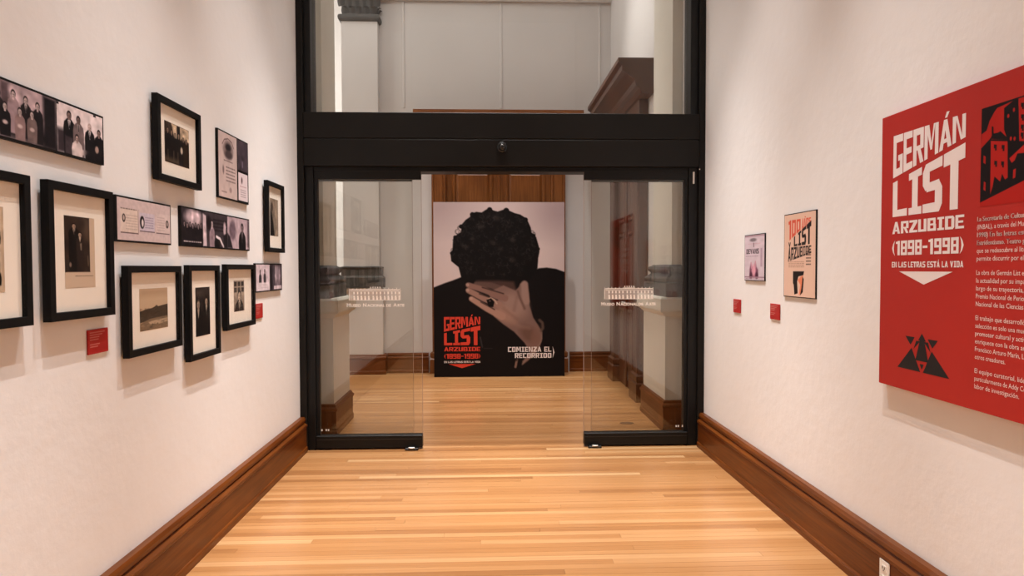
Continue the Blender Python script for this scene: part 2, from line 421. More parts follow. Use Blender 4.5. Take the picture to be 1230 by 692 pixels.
slider(.802, 1.678, -1, 'right sliding glass door with black bottom rail and white museum emblem', (.975, 1.390, .949, 1.417), 1.585)
for gx, lb in ((-.635, 'small black floor guide under the end of the left glass door'), (.885, 'small black floor guide under the end of the right glass door')):
    g = thing('floor_guide', (gx, DY+.01, 0), lb, 'door guide', 'floor guides of the glass doors')
    box('guide_body', blackplastic, g, -.055, .055, -.03, .03, 0, .020, bev=.004)
    box('guide_cap', chrome, g, -.025, .025, -.034, -.005, .015, .028, bev=.003)
ms = thing('motion_sensor', (.119, DY-.004, 2.49), 'small black motion sensor on the dark beam above the doors', 'sensor')
MB().lathe([(.044, 0), (.044, .010), (.038, .015), (.030, .017)], n=24, axis='y').build('sensor_base', blackplastic, ms, True)
MB().lathe([(.028, .012), (.028, .022), (.022, .032), (.010, .037), (.002, .038)], n=24, axis='y').build('lens', blackplastic, ms, True)
box('lens_strip', chrome, ms, -.014, .014, -.040, -.028, .008, .012)

# ---------------------------------------------------------------- piers just inside the hall
PBASE = [(.0, 0), (.030, 0), (.030, .045), (.024, .055), (.024, .215), (.034, .225), (.034, .245), (.018, .260), (.018, .275), (.0, .285)]
def pier(name, xa, xb, sa, sb, ya, yb):
    p = thing(name, (0, 0, 0), kind='structure')
    MB().rings(PBASE, xa, xb, ya, yb).build('plinth_board', wood_z, p)
    MB().rings([(0, .28), (0, 1.055), (.012, 1.065), (.03, 1.085), (.055, 1.10), (.060, 1.115), (.060, 1.215), (.045, 1.232), (.0, 1.235)], xa, xb, ya, yb).build('pedestal', pierplaster, p)
    h = [(.075, 1.234), (.075, 1.355), (.060, 1.365)]
    h += [(.045+.030*math.sin(math.pi*t/6), 1.365+.06*t/6) for t in range(0, 7)]
    h += [(.030, 1.435), (.018, 1.45), (.030, 1.465), (.042, 1.475), (.048, 1.49), (.042, 1.51), (.015, 1.52), (.0, 1.53)]
    MB().rings(h, sa, sb, ya+.04, yb-.12).build('moulded_base', stone, p)
    box('shaft', pierplaster, p, sa, sb, ya+.04, yb-.12, 1.528, 5.4)
    return p
pier('column', -2.10, -1.39, -2.06, -1.478, 5.94, 6.62)
pier('column', 1.622, 2.15, 1.690, 2.10, 5.96, 6.80)
# flat pilaster on the hall's back wall with carved grey capital
p = thing('column', (0, 0, 0), kind='structure')
pa, pb = -2.035, -1.535; py = 9.36
MB().rings(PBASE, -1.995, -1.478, py+.0, YB-.005).build('plinth_board', wood_x, p)
MB().rings([(0, .28), (0, 1.15), (.02, 1.165), (.03, 1.18), (.03, 1.225), (0, 1.238)], -1.995, -1.490, py, YB-.005).build('pedestal', hallplaster, p)
MB().rings([(.06, 1.236), (.06, 1.375), (.05, 1.385), (.045, 1.39), (.03, 1.40), (.03, 1.50), (.04, 1.51), (.04, 1.525), (0, 1.535)], pa, pb, py, YB-.005).build('moulded_base', stone, p)
box('shaft', hallplaster, p, pa, pb, py, YB-.005, 1.53, 4.96)
MB().rings([(.012, 4.955), (.03, 4.965), (.04, 4.99), (.04, 5.015), (.03, 5.04), (.012, 5.05)], pa, pb, py, YB-.005).build('astragal', stone, p)
MB().rings([(-.015, 5.04), (-.012, 5.3), (.04, 5.5), (.08, 5.6), (.10, 5.65), (.10, 5.74)], pa, pb, py, YB-.005).build('capital', stone, p)
def leaf_mesh():
    m = MB(); n = 6; G = []
    for j in range(n+1):
        t = j/n; w = .046*math.sin(math.pi*(.25+.62*t)); oy = .010-.055*t**1.5
        z = .25*t if t < .85 else .2125-.02*(t-.85)/.15
        G.append([m.bm.verts.new((w*s, oy+.012*abs(s), z)) for s in (-1, -.45, 0, .45, 1)])
    for a, b in zip(G, G[1:]):
        for i in range(4): m.bm.faces.new((a[i], a[i+1], b[i+1], b[i]))
    return m
proto = leaf_mesh().build('acanthus_leaf', stone, p, True)
for k in range(5):
    o = proto if k == 0 else proto.copy()
    if k: COL.objects.link(o)
    o.location = (pa+.05+k*.1, py-.002, 5.045); o.scale = (1, 1.2, .52)
for k in range(6):
    o = proto.copy(); COL.objects.link(o); o.location = (pa+k*.1, py-.012, 5.16); o.scale = (1.05, 1.3, .62)
for k in range(2):
    o = proto.copy(); COL.objects.link(o); o.location = (pb+.002, py+.04+k*.09, 5.045); o.scale = (1, 1.2, .52); o.rotation_euler = (0, 0, math.radians(90))

# ---------------------------------------------------------------- panelled wooden doors of the hall
def portal(name, over, half, jw, wz, wx, depth, zt):
    # built facing -y at the origin; parts: jambs, lintel, cornice, leaves with raised panels
    d = thing(name, (0, 0, 0), kind='structure')
    for s in (-1, 1):
        xo, xi = s*half, s*(half-jw); a, b = min(xo, xi), max(xo, xi)
        box('jamb', wz, d, a, b, -depth, 0, 0, 3.12, bev=.004)
        box('jamb_panel', wz, d, a+.045, b-.045, -depth-.012, -depth+.005, .45, 3.0, bev=.006)
        MB().rings([(.035, 0), (.035, .20), (.02, .22), (.03, .24), (.03, .29), (.0, .31)], a, b, -depth, 0).build('plinth_block', wz, d)
        for q in (.012, jw-.03):
            box('bead', wz, d, min(a, b)+q, min(a, b)+q+.018, -depth-.012, -depth+.004, .32, 3.10, bev=.005)
    dz = zt-3.775
    box('lintel', wx, d, -half, half, -depth, 0, 3.11, 3.42+dz*.5, bev=.004)
    pr = [(0, 3.40), (-depth-.03, 3.40), (-depth-.05, 3.46), (-depth-.09, 3.48), (-depth-.10, 3.54), (-depth-.20, 3.62), (-depth-.24, 3.64), (-depth-.24, 3.70), (-depth-.28, 3.73), (-depth-.28, 3.775), (0, 3.775)]
    MB().prism([(-half-over, y, z+dz) for y, z in pr], (2*half+2*over, 0, 0)).build('cornice', wx, d)
    w = half-jw; yd = -.045
    for s in (-1, 1):
        a, b = (-w, -.004) if s < 0 else (.004, w)
        lf = box('door_leaf', wz, d, a, b, yd, yd+.04, .01, 3.11, bev=.003)
        for z0, z1 in ((.30, 1.0), (1.12, 1.95), (2.07, 2.92)):
            g = MB().frame(a+.085, b-.075, z0, z1, .05, yd-.022, yd+.002, .012).build('panel_moulding', wz, d); g.parent = lf
            m = MB(); q0, q1 = a+.175, b-.165; zz0, zz1 = z0+.09, z1-.09
            v = [[(x, y, z) for x, z in ((q0-o, zz0-o), (q1+o, zz0-o), (q1+o, zz1+o), (q0-o, zz1+o))] for o, y in ((.035, yd), (.03, yd-.006), (0, yd-.020))]
            for r, t in zip(v, v[1:]):
                for i in range(4): m.face([r[i], r[(i+1) % 4], t[(i+1) % 4], t[i]])
            m.face(v[-1]); g = m.build('panel', wz, d); g.parent = lf
        kn = MB().lathe([(.012, 0), (.012, .03), (.026, .045), (.026, .06), (.012, .07)], (s*.06, yd, 1.06), 14, 'y').build('knob', chrome, d, True); kn.parent = lf
    box('astragal_strip', wz, d, -.02, .02, yd-.025, yd+.002, .02, 3.10, bev=.006)
    return d
pd = portal('door_2', .225, .955, .205, doorwood_z, doorwood_x, .10, 3.69); pd.location = (.157, YB-.002, 0)
pd = portal('door_3', .24, .84, .30, dwood_z, dwood_y, .10, 3.74); pd.location = (1.775, 8.10, 0); pd.rotation_euler = (0, 0, RIGHT)

# ---------------------------------------------------------------- flat printed pictures: a small painter on vertex grids
def lin(c):
    c = np.asarray(c, float)/255; return np.where(c <= .04045, c/12.92, ((c+.055)/1.055)**2.4)
class Art:
    def __init__(s, w, h, n, bg=(0, 0, 0)):
        s.w, s.h = w, h; s.nx = max(4, int(round(n*math.sqrt(w/h)))); s.ny = max(4, int(round(n*math.sqrt(h/w))))
        s.X, s.Y = np.meshgrid(np.linspace(0, w, s.nx), np.linspace(0, h, s.ny))
        s.C = np.zeros((s.ny, s.nx, 3)); s.C[:] = bg; s.px = w/s.nx
    def put(s, m, c, a=1):
        m = np.clip(m, 0, 1)[..., None]*a; s.C = s.C*(1-m)+np.asarray(c, float)*m; return s
    def ell(s, cx, cy, rx, ry, c, soft=0, ang=0, a=1):
        ca, sa = math.cos(math.radians(ang)), math.sin(math.radians(ang)); x, y = s.X-cx, s.Y-cy
        d = (np.sqrt(((x*ca+y*sa)/rx)**2+((y*ca-x*sa)/ry)**2)-1)*min(rx, ry); w = max(s.px, soft)
        return s.put(.5-d/w, c, a)
    def poly(s, P, c, soft=0, a=1):
        P = np.asarray(P, float); d2 = np.full(s.X.shape, 1e9); ins = np.zeros(s.X.shape, bool)
        for (x0, y0), (x1, y1) in zip(P, np.roll(P, -1, 0)):
            ex, ey = x1-x0, y1-y0; L = ex*ex+ey*ey+1e-12
            t = np.clip(((s.X-x0)*ex+(s.Y-y0)*ey)/L, 0, 1)
            d2 = np.minimum(d2, (s.X-x0-t*ex)**2+(s.Y-y0-t*ey)**2)
            if y0 != y1: ins ^= ((s.Y < y0) != (s.Y < y1)) & (s.X < x0+(s.Y-y0)*ex/ey)
        d = np.sqrt(d2); d = np.where(ins, -d, d); return s.put(.5-d/max(s.px, soft), c, a)
    def rect(s, x0, y0, x1, y1, c, soft=0, a=1): return s.poly([(x0, y0), (x1, y0), (x1, y1), (x0, y1)], c, soft, a)
    def line(s, P, wd, c, soft=0, a=1, w1=None):
        m = np.zeros(s.X.shape); n = len(P)-1; w1 = wd if w1 is None else w1
        for i, ((x0, y0), (x1, y1)) in enumerate(zip(P, P[1:])):
            ex, ey = x1-x0, y1-y0; L = ex*ex+ey*ey+1e-12
            t = np.clip(((s.X-x0)*ex+(s.Y-y0)*ey)/L, 0, 1)
            r = (wd+(w1-wd)*(i+t)/n)/2
            m = np.maximum(m, .5-(np.sqrt((s.X-x0-t*ex)**2+(s.Y-y0-t*ey)**2)-r)/max(s.px, soft))
        return s.put(m, c, a)
    def mottle(s, amp, cells=8):
        g = rng.normal(0, 1, (cells+2, int(cells*s.w/s.h)+3)); yy = np.linspace(0, g.shape[0]-1.01, s.ny); xx = np.linspace(0, g.shape[1]-1.01, s.nx)
        yi, xi = yy.astype(int), xx.astype(int); fy, fx = (yy-yi)[:, None], (xx-xi)[None]
        v = g[yi][:, xi]*(1-fy)*(1-fx)+g[yi+1][:, xi]*fy*(1-fx)+g[yi][:, xi+1]*(1-fy)*fx+g[yi+1][:, xi+1]*fy*fx
        s.C = np.clip(s.C*(1+amp*v[..., None]), 0, 255); return s
    def scrawl(s, x0, y0, x1, y1, rows, c, a=.7, gap=.25):      # lines of print too small to read
        dy = (y1-y0)/rows
        for i in range(rows):
            x = x0
            while x < x1-.02*(x1-x0):
                L = random.uniform(.06, .16)*(x1-x0); s.rect(x, y0+dy*i+dy*.2, min(x1, x+L), y0+dy*i+dy*.62, c, 0, a); x += L+gap*.1*(x1-x0)
        return s
    def person(s, x, y, h, coat=(25, 20, 24), skin=(190, 160, 158), hair=(22, 18, 20), w=1, shirt=None, tie=True, body=6.0):
        r = h/2                                                  # x, y = centre of the head; h = its height
        s.poly([(x-.35*h*w, y+.35*h), (x+.35*h*w, y+.35*h), (x+.95*h*w, y+.85*h), (x+1.12*h*w, y+1.6*h), (x+1.0*h*w, y+body*h), (x-1.0*h*w, y+body*h), (x-1.12*h*w, y+1.6*h), (x-.95*h*w, y+.85*h)], coat, h*.12)
        s.rect(x-.16*h, y+.3*h, x+.16*h, y+.7*h, skin, h*.1)
        if shirt:
            s.poly([(x-.25*h, y+.55*h), (x+.25*h, y+.55*h), (x, y+1.7*h)], shirt, h*.08)
            if tie: s.poly([(x-.07*h, y+.62*h), (x+.07*h, y+.62*h), (x+.08*h, y+1.5*h), (x-.04*h, y+1.5*h)], (25, 20, 22), h*.05)
        s.ell(x, y-.08*h, .43*h, .54*h, hair, h*.08); s.ell(x, y+.06*h, .34*h, .44*h, skin, h*.1)
        s.ell(x+.16*h, y+.1*h, .18*h, .34*h, tuple(v*.72 for v in skin), h*.2, 0, .6)
        for q in (-.14, .14): s.ell(x+q*h, y+.02*h, .07*h, .04*h, (40, 28, 28), h*.05, 0, .8)
        s.ell(x, y+.28*h, .1*h, .03*h, (90, 55, 52), h*.05, 0, .8)
        return s
    def glyphs(s, text, q, c, gap=.10, soft=0, a=1):             # q(u, v) -> art coordinates, v = 0 at the foot
        for P in word(text, gap): s.poly([q(u, v) for u, v in P], c, soft, a)
        return s
    def build(s, parent, x0, x1, z0, z1, out, name='photograph', mat=None):
        nx, ny = s.nx, s.ny; u = np.linspace(x0, x1, nx); v = np.linspace(z1, z0, ny); U, V = np.meshgrid(u, v)
        co = np.stack([U, np.full_like(U, -out), V], -1).reshape(-1, 3)
        me = bpy.data.meshes.new(name); i = (np.arange(ny-1)[:, None]*nx+np.arange(nx-1)[None]).ravel()
        me.from_pydata(co.tolist(), [], np.stack([i, i+nx, i+nx+1, i+1], -1).tolist()); me.materials.append(mat or printmat)
        ca = me.color_attributes.new('Col', 'FLOAT_COLOR', 'POINT')
        rgba = np.ones((nx*ny, 4), np.float32); rgba[:, :3] = lin(np.clip(s.C, 0, 255)).reshape(-1, 3); ca.data.foreach_set('color', rgba.ravel())
        o = bpy.data.objects.new(name, me); COL.objects.link(o); o.parent = parent; return o

# ---- block capitals of the exhibition's lettering: polygons in a unit box
def R(a, b, c, d): return [(a, c), (b, c), (b, d), (a, d)]
t, h = .33, .185
GL = {
 'G': (.95, [R(0, t, 0, 1), R(t, 1, 1-h, 1), R(t, 1, 0, h), R(1-t*.9, 1, h, .42), R(.52, 1, .36, .50)]),
 'E': (.85, [R(0, t, 0, 1), R(t, 1, 1-h, 1), R(t, .9, .42, .58), R(t, 1, 0, h)]),
 'R': (.95, [R(0, t, 0, 1), R(t, 1, 1-h, 1), R(1-t, 1, .5, 1-h), R(t, 1, .40, .52), [(.42, .40), (.72, .40), (1, 0), (.68, 0)]]),
 'M': (1.2, [R(0, .24, 0, 1), R(.76, 1, 0, 1), [(.24, 1), (.24, .70), (.44, .22), (.56, .22), (.40, 1)][0:4], [(.24, 1), (.44, .22), (.56, .22), (.34, 1)], [(.76, 1), (.56, .22), (.44, .22), (.66, 1)]]),
 'A': (1.0, [[(0, 0), (.30, 0), (.58, 1), (.36, 1)], [(.36, 1), (.64, 1), (1, 0), (.70, 0)], R(.24, .78, .20, .34)]),
 'N': (1.0, [R(0, .27, 0, 1), R(.73, 1, 0, 1), [(.20, 1), (.36, 1), (.80, 0), (.64, 0)]]),
 'L': (.85, [R(0, .33, 0, 1), R(.33, 1, 0, h)]),
 'I': (.75, [R(.30, .72, 0, 1), R(.05, 1, 1-h*.9, 1), R(.05, 1, 0, h*.9)]),
 'S': (1.0, [R(.15, 1, 1-h, 1), [(0, .85), (.15, 1), (.36, 1), (.36, .52), (.15, .45), (0, .58)], R(.2, .85, .42, .60), [(.64, .5), (.85, .58), (1, .45), (1, .14), (.85, 0), (.64, 0)], R(0, .85, 0, h)]),
 'T': (1.0, [R(0, 1, 1-h*1.25, 1), R(.32, .70, 0, 1)]),
 'Z': (.95, [R(0, 1, 1-h, 1), R(0, 1, 0, h), [(.55, 1-h), (1, 1-h), (.45, h), (0, h)]]),
 'U': (.95, [R(0, t, 0, 1), R(1-t, 1, 0, 1), R(t, 1-t, 0, h)]),
 'B': (.95, [R(0, t, 0, 1), R(t, .92, 1-h, 1), R(t, .94, .43, .57), R(t, .95, 0, h), R(.68, .95, .57, 1), R(.70, 1, 0, .52)]),
 'D': (.95, [R(0, t, 0, 1), R(t, .85, 1-h, 1), R(t, .85, 0, h), [(.68, 0), (.85, 0), (1, .15), (1, .85), (.85, 1), (.68, 1)]]),
 'C': (.9, [R(0, t, 0, 1), R(t, 1, 1-h, 1), R(t, 1, 0, h)]),
 'O': (.95, [R(0, t, 0, 1), R(1-t, 1, 0, 1), R(t, 1-t, 1-h, 1), R(t, 1-t, 0, h)]),
 'V': (1.0, [[(0, 1), (.32, 1), (.62, 0), (.38, 0)], [(.68, 1), (1, 1), (.62, 0), (.38, 0)]]),
 '1': (.6, [R(.40, .95, 0, 1), R(0, .5, .80, .95)]),
 '8': (.85, [R(0, t, 0, 1), R(1-t, 1, 0, 1), R(t, 1-t, 1-h, 1), R(t, 1-t, .42, .58), R(t, 1-t, 0, h)]),
 '9': (.85, [R(0, t, .42, 1), R(1-t, 1, 0, 1), R(t, 1-t, 1-h, 1), R(t, 1-t, .42, .58), R(0, 1-t, 0, h)]),
 '0': (.85, [R(0, t, 0, 1), R(1-t, 1, 0, 1), R(t, 1-t, 1-h, 1), R(t, 1-t, 0, h)]),
 '-': (.6, [R(0, 1, .42, .58)]),
 '(': (.42, [[(1, 1.05), (.35, .8), (0, .5), (.35, .2), (1, -.05), (.72, .2), (.6, .5), (.72, .8)]]),
 ')': (.42, [[(0, 1.05), (.65, .8), (1, .5), (.65, .2), (0, -.05), (.28, .2), (.4, .5), (.28, .8)]]),
 ' ': (.45, []),
}
ACC = {'Á': ('A', [[(.44, 1.06), (.62, 1.06), (.80, 1.26), (.58, 1.26)]]), 'Ñ': ('N', [R(.25, .75, 1.07, 1.18)])}
def word(text, gap=.10):
    x, P = 0, []
    for ch in text:
        ex = []
        if ch in ACC: ch, ex = ACC[ch]
        w, g = GL[ch]
        for pl in g+ex: P.append([(x+u*w, v) for u, v in pl])
        x += w+gap
    x -= gap
    return [[(u/x, v) for u, v in pl] for pl in P]
def glyph_obj(name, rows, mat, parent, out):
    # rows: (text, x0, x1, (foot z left, right), (head z left, right), gap)
    m = MB()
    for text, x0, x1, (fl, fr), (hl, hr), gap in rows:
        for k, pl in enumerate(word(text, gap)):
            m.face([(x0+u*(x1-x0), -out-.00001*(k % 7), fl+(fr-fl)*u+v*(hl+(hr-hl)*u-fl-(fr-fl)*u)) for u, v in pl])
    return m.build(name, mat, parent)
def logo(parent, x0, x1, zt, zb, out, big, small, tri, triz):
    H = zt-zb                                                    # the five-line wordmark and its arrow
    Z = lambda f: zb+H*f
    glyph_obj('lettering', [('GERMÁN', x0, x1, (Z(.68), Z(.845)), (Z(1.0), Z(1.0)), .07),
                            ('LIST', x0, x1, (Z(.385), Z(.385)), (Z(.645), Z(.81)), .06),
                            ('ARZUBIDE', x0, x1, (Z(.255), Z(.255)), (Z(.345), Z(.345)), .10),
                            ('(1898-1998)', x0, x1, (Z(.092), Z(.092)), (Z(.20), Z(.20)), .12)], big, parent, out)
    glyph_obj('motto', [('EN LAS LETRAS ESTÁ LA VIDA', x0, x1, (Z(0), Z(0)), (Z(.042), Z(.042)), .13)], small, parent, out)
    w = x1-x0
    MB().face([(x0+.12*w, -out, zb-tri), (x0+.87*w, -out, zb-tri), (x0+.49*w, -out, zb-triz)]).build('arrow', big, parent)

# ---------------------------------------------------------------- framed pictures and print panels
FD = .028                                                        # moulding depth; frames stand 12 mm off the wall
def picture_frame(side, y0, y1, z0, z1, label, prints, wid=.030):
    X, rz = (XL, LEFT) if side < 0 else (XR, RIGHT)
    cy, cz = (y0+y1)/2, (z0+z1)/2; f = thing('picture_frame', (X, cy, cz), label, 'picture frame', 'framed photographs on the left wall', rz)
    a, b, c, d = -(y1-y0)/2, (y1-y0)/2, -(z1-z0)/2, (z1-z0)/2
    MB().frame(a, b, c, d, wid, -.012-FD, -.012, .0015).build('frame', blackframe, f)
    box('backing', blackedge, f, a+.004, b-.004, -.018, -.012, c+.004, d-.004)
    box('hanging_cleat', blackedge, f, a+.03, b-.03, -.0125, -.0005, d-.09, d-.06)
    box('mat', matboard, f, a+wid-.002, b-wid+.002, -.0225, -.0180, c+wid-.002, d-wid+.002)
    box('glazing', pictureglass, f, a+wid-.002, b-wid+.002, -.0365, -.0345, c+wid-.002, d-wid+.002)
    for art, py0, py1, pz0, pz1 in prints:
        art.build(f, py0-cy, py1-cy, pz0-cz, pz1-cz, .0232)
    return f
def print_panel(side, y0, y1, z0, z1, label, arts, thick=.014, border=.008, name='photo_panel', cat='photo panel'):
    # arts: list of (Art, u0, u1, v0, v1) as fractions of the panel seen from the front, v downwards
    X, rz = (XL, LEFT) if side < 0 else (XR, RIGHT)
    cy, cz = (y0+y1)/2, (z0+z1)/2; f = thing(name, (X, cy, cz), label, cat, 'printed panels on the left wall' if side < 0 else 'posters on the right wall', rz)
    w, h = y1-y0, z1-z0
    box('board', blackedge, f, -w/2, w/2, -thick, -.0003, -h/2, h/2)
    for art, u0, u1, v0, v1 in arts:
        if cat == 'photo panel': art.C = art.C*.62+art.C.mean(-1, keepdims=True)*.38; art.C = np.clip((art.C-30)*1.06+24, 0, 255)
        iw, ih = w-2*border, h-2*border
        art.build(f, -iw/2+u0*iw, -iw/2+u1*iw, ih/2-v1*ih, ih/2-v0*ih, thick+.0006, 'print')
    return f

SEP, INK, PALE = (196, 168, 140), (28, 22, 20), (214, 190, 166)
# couple in dark clothes
A = Art(37, 87, 130, (205, 182, 160))
A.rect(0, 0, 30.5, 68, (52, 40, 34)).rect(22, 0, 30.5, 30, (80, 64, 54), 8); A.mottle(.12, 9)
A.person(11.5, 12, 6, (22, 18, 18), (176, 148, 128), (24, 18, 17), 1, (180, 160, 145), True, 12)
A.person(18.5, 22, 5.5, (42, 33, 30), (186, 160, 140), (20, 15, 15), .75, (190, 170, 150), False, 12)
A.poly([(18.5, 33), (20.5, 32), (20.3, 41), (19.2, 41)], (150, 130, 114), 1.5); A.ell(6.5, 59, 1.3, 3, (150, 124, 108), 1); A.line([(28, 48), (28.4, 60)], 1, (110, 92, 80), 1)
A.rect(0, 68, 37, 87, (205, 182, 160)); A.rect(30.6, 0, 37, 87, (205, 182, 160)); A.rect(0, 67.5, 31, 68.3, (120, 100, 88)); A.scrawl(12, 72, 34, 74, 1, (70, 55, 48), .8)
picture_frame(-1, 2.318, 2.710, 1.318, 1.810, 'large black upright frame with a photograph of a standing couple', [(A, 2.424, 2.606, 1.433, 1.696)])
# two small prints mounted one above the other
A = Art(60, 70, 120, (190, 166, 142))
for y, q in ((3, 0), (37, 1)):
    A.rect(4, y, 56, y+29, (206, 186, 164)).rect(6, y+1.5, 54.5, y+27.5, (150, 132, 114))
    A.rect(6, y+18, 54.5, y+27.5, (98, 82, 68), 4)
    A.person(50.5, y+13, 6, (26, 21, 20), (120, 100, 88), (24, 19, 18), .8, None, False, 2.4)
    for i in range(3): A.person(12+11*i, y+10+1.5*((i+q) % 2), 4.5, (34, 28, 26), (180, 156, 136), (28, 22, 20), .8, None, False, 3.6)
A.mottle(.05, 12)
picture_frame(-1, 1.838, 2.232, 1.316, 1.809, 'large black frame cut off by the photo edge, two small prints inside', [(A, 1.935, 2.128, 1.430, 1.697)])
# group of dark-suited men
A = Art(53, 40, 120, (60, 48, 42)); A.poly([(14, 0), (53, 0), (53, 13), (36, 12), (30, 18), (20, 12)], (196, 172, 146), 2)
A.rect(26, 0, 33, 22, (32, 26, 24), 2); A.mottle(.2, 9)
for x, y, s in ((7, 8, 4.6), (15, 9, 4.6), (22, 11, 4.2), (30, 10, 4.8), (40, 12, 4.2), (47, 13, 4.4)): A.person(x, y, s, (24, 20, 20), (150, 124, 108), (22, 18, 18), 1, None, False, 7)
A.ell(36, 24, 2.6, 3.6, (205, 188, 168), 1.5); A.rect(0, 35, 30, 40, (110, 90, 70), 5, .7)
for x in (6, 18, 27): A.rect(x, 27, x+1.6, 38, (86, 70, 60), 1.5)
A.rect(40, 17, 53, 40, (54, 36, 22), 4, .7)
picture_frame(-1, 3.082, 3.538, 1.914, 2.307, 'black landscape frame hung highest, dark photograph of a group of men', [(A, 3.176, 3.430, 2.011, 2.204)])
# pale landscape with a dark hill
A = Art(35, 50, 130, (196, 170, 142)); A.rect(0, 0, 35, 9, (180, 152, 124), 8)
A.poly([(0, 27), (4, 25.5), (9, 24.5), (14, 24), (18, 22.5), (20.5, 20.5), (22.5, 22.5), (28, 21.5), (35, 20.5), (35, 37), (0, 40)], (70, 56, 44), .8)
for _ in range(40):
    x, y = random.uniform(0, 35), random.uniform(24, 37); g = random.uniform(38, 100); A.ell(x, y, random.uniform(.6, 2.2), random.uniform(.5, 1.4), (g, g*.82, g*.66), .8, 0, .6)
A.poly([(0, 41), (6, 39), (12, 36.5), (20, 36), (35, 35), (35, 50), (0, 50)], (128, 106, 84), 1.5)
A.poly([(10, 40), (22, 38.5), (35, 38), (35, 42), (24, 44), (12, 43)], (186, 160, 132), 1)
for _ in range(45):
    x, y = random.uniform(0, 35), random.uniform(37, 50); g = random.uniform(50, 175); A.ell(x, y, random.uniform(.6, 2.4), random.uniform(.4, 1.2), (g, g*.84, g*.68), .8, 0, .5)
picture_frame(-1, 2.806, 3.290, 1.125, 1.516, 'black frame holding a pale landscape view with a dark hill', [(A, 2.925, 3.177, 1.227, 1.414)])
# two men in the dark
A = Art(26, 40, 110, (34, 28, 27)); A.rect(0, 0, 26, 9, (58, 48, 44), 6); A.mottle(.2, 8)
A.person(19.5, 12, 6.5, (18, 15, 16), (170, 146, 128), (30, 24, 22), 1, (190, 172, 154), True, 6); A.person(5, 14, 7, (22, 19, 19), (158, 138, 122), (70, 60, 54), 1, (170, 152, 138), False, 6)
A.rect(0, 28, 26, 40, (14, 12, 13), 6, .8)
picture_frame(-1, 3.372, 3.752, 1.029, 1.521, 'black upright frame with two men in dark suits, hung lowest of the row', [(A, 3.474, 3.650, 1.146, 1.404)])
# man before a window
A = Art(17, 19, 100, (176, 158, 142))
for i in range(3):
    for j in range(2): A.rect(.8+5.6*i, .8+3.6*j, 5+5.6*i, 3.6+3.6*j, (58, 48, 44), .6)
A.rect(0, 9, 17, 19, (150, 132, 118), 3); A.person(9, 9.6, 6.2, (44, 36, 34), (206, 184, 164), (30, 24, 24), 1, (206, 190, 172), True, 5)
A.poly([(1, 19), (3, 14.5), (6, 13.5), (7.5, 19)], (38, 31, 30), 1); A.mottle(.08, 10)
picture_frame(-1, 3.846, 4.312, 1.143, 1.528, 'black frame with a small photograph of a man before window panes', [(A, 3.990, 4.160, 1.243, 1.431)])
# dark figure in profile
A = Art(17, 26, 90, (128, 112, 98)); A.poly([(0, 7), (3, 9), (6, 16), (9, 26), (0, 26)], (22, 18, 18), 1.5); A.ell(4, 6, 2.4, 3, (60, 48, 42), 1); A.rect(11, 0, 17, 26, (150, 132, 114), 4, .8); A.mottle(.1, 8)
picture_frame(-1, 4.580, 4.945, 1.619, 2.110, 'narrow-looking black frame nearest the glass doors, shadowy figure inside', [(A, 4.668, 4.845, 1.735, 1.998)])

PK, GR = (200, 166, 172), (52, 42, 48)
# long panel: seated group at left, five men and a seated woman at right
A = Art(68, 19, 150, (190, 156, 164)); A.rect(0, 0, 5, 19, (70, 54, 62), 3); A.rect(18, 0, 34, 11, (120, 92, 102), 4, .8); A.rect(40, 0, 44, 10, (96, 72, 80), 2); A.rect(0, 13, 68, 19, (36, 29, 34), 5); A.mottle(.12, 6)
for i, x in enumerate((4, 11, 18, 25, 32, 39, 46, 52, 58)): A.person(x, 3.6+.7*(i % 3), 2.7, (38, 31, 36) if i % 3 else (160, 126, 134), (196, 166, 166), (34, 26, 30), .95, (200, 176, 176) if i % 2 else None, True, 5)
for i, x in enumerate((7, 15, 23, 35, 42, 49, 55)): A.person(x, 8.6+.3*(i % 2), 2.5, ((122, 96, 94), (30, 25, 30), (150, 112, 112))[i % 3], (206, 176, 172), (40, 30, 34), .95, None, False, 4); A.ell(x, 14, 1.2, .7, (200, 168, 164), .5)
A.poly([(34, 12), (38, 12), (39.5, 19), (34, 19)], (180, 142, 156), 1); A.rect(61, 0, 68, 19, (34, 28, 34), 2); A.mottle(.06, 14)
B = Art(28, 19, 120, (226, 204, 206)); B.rect(0, 10, 9, 19, (60, 48, 56), 2); B.rect(0, 0, 1.2, 1, (40, 30, 36)); B.rect(22, 0, 23.6, .8, (40, 30, 36))
B.person(7, 4, 3.2, (28, 24, 30), (140, 104, 98), (34, 26, 28), .95, (214, 200, 206), True, 6); B.person(12.5, 4.6, 3, (120, 96, 98), (130, 96, 90), (32, 25, 28), 1, (170, 150, 150), True, 6)
B.person(19.5, 6, 2.9, (30, 26, 30), (206, 172, 164), (190, 156, 150), 1, (220, 206, 208), True, 6); B.person(25.5, 7.2, 2.8, (26, 22, 28), (150, 112, 104), (28, 22, 26), 1, None, False, 6)
B.poly([(4.5, 12), (9, 12.5), (8.6, 19), (4.5, 19)], (70, 56, 64), .8); B.person(11.5, 12, 2.8, (214, 190, 188), (186, 146, 138), (30, 24, 28), 1.05, None, False, 3); B.ell(15, 17, 3.4, 1.1, (214, 188, 186), .6, -14)
B.rect(16, 14, 28, 19, (32, 26, 32), 3, .85); B.ell(24, 14.2, 1.2, 1.5, (176, 138, 124), .6); B.mottle(.06, 12)
print_panel(-1, 1.750, 2.697, 1.915, 2.108, 'long panel of two group photographs, topmost and cut off at the left edge', [(A, 0, .698, 0, 1), (B, .702, 1, 0, 1)])
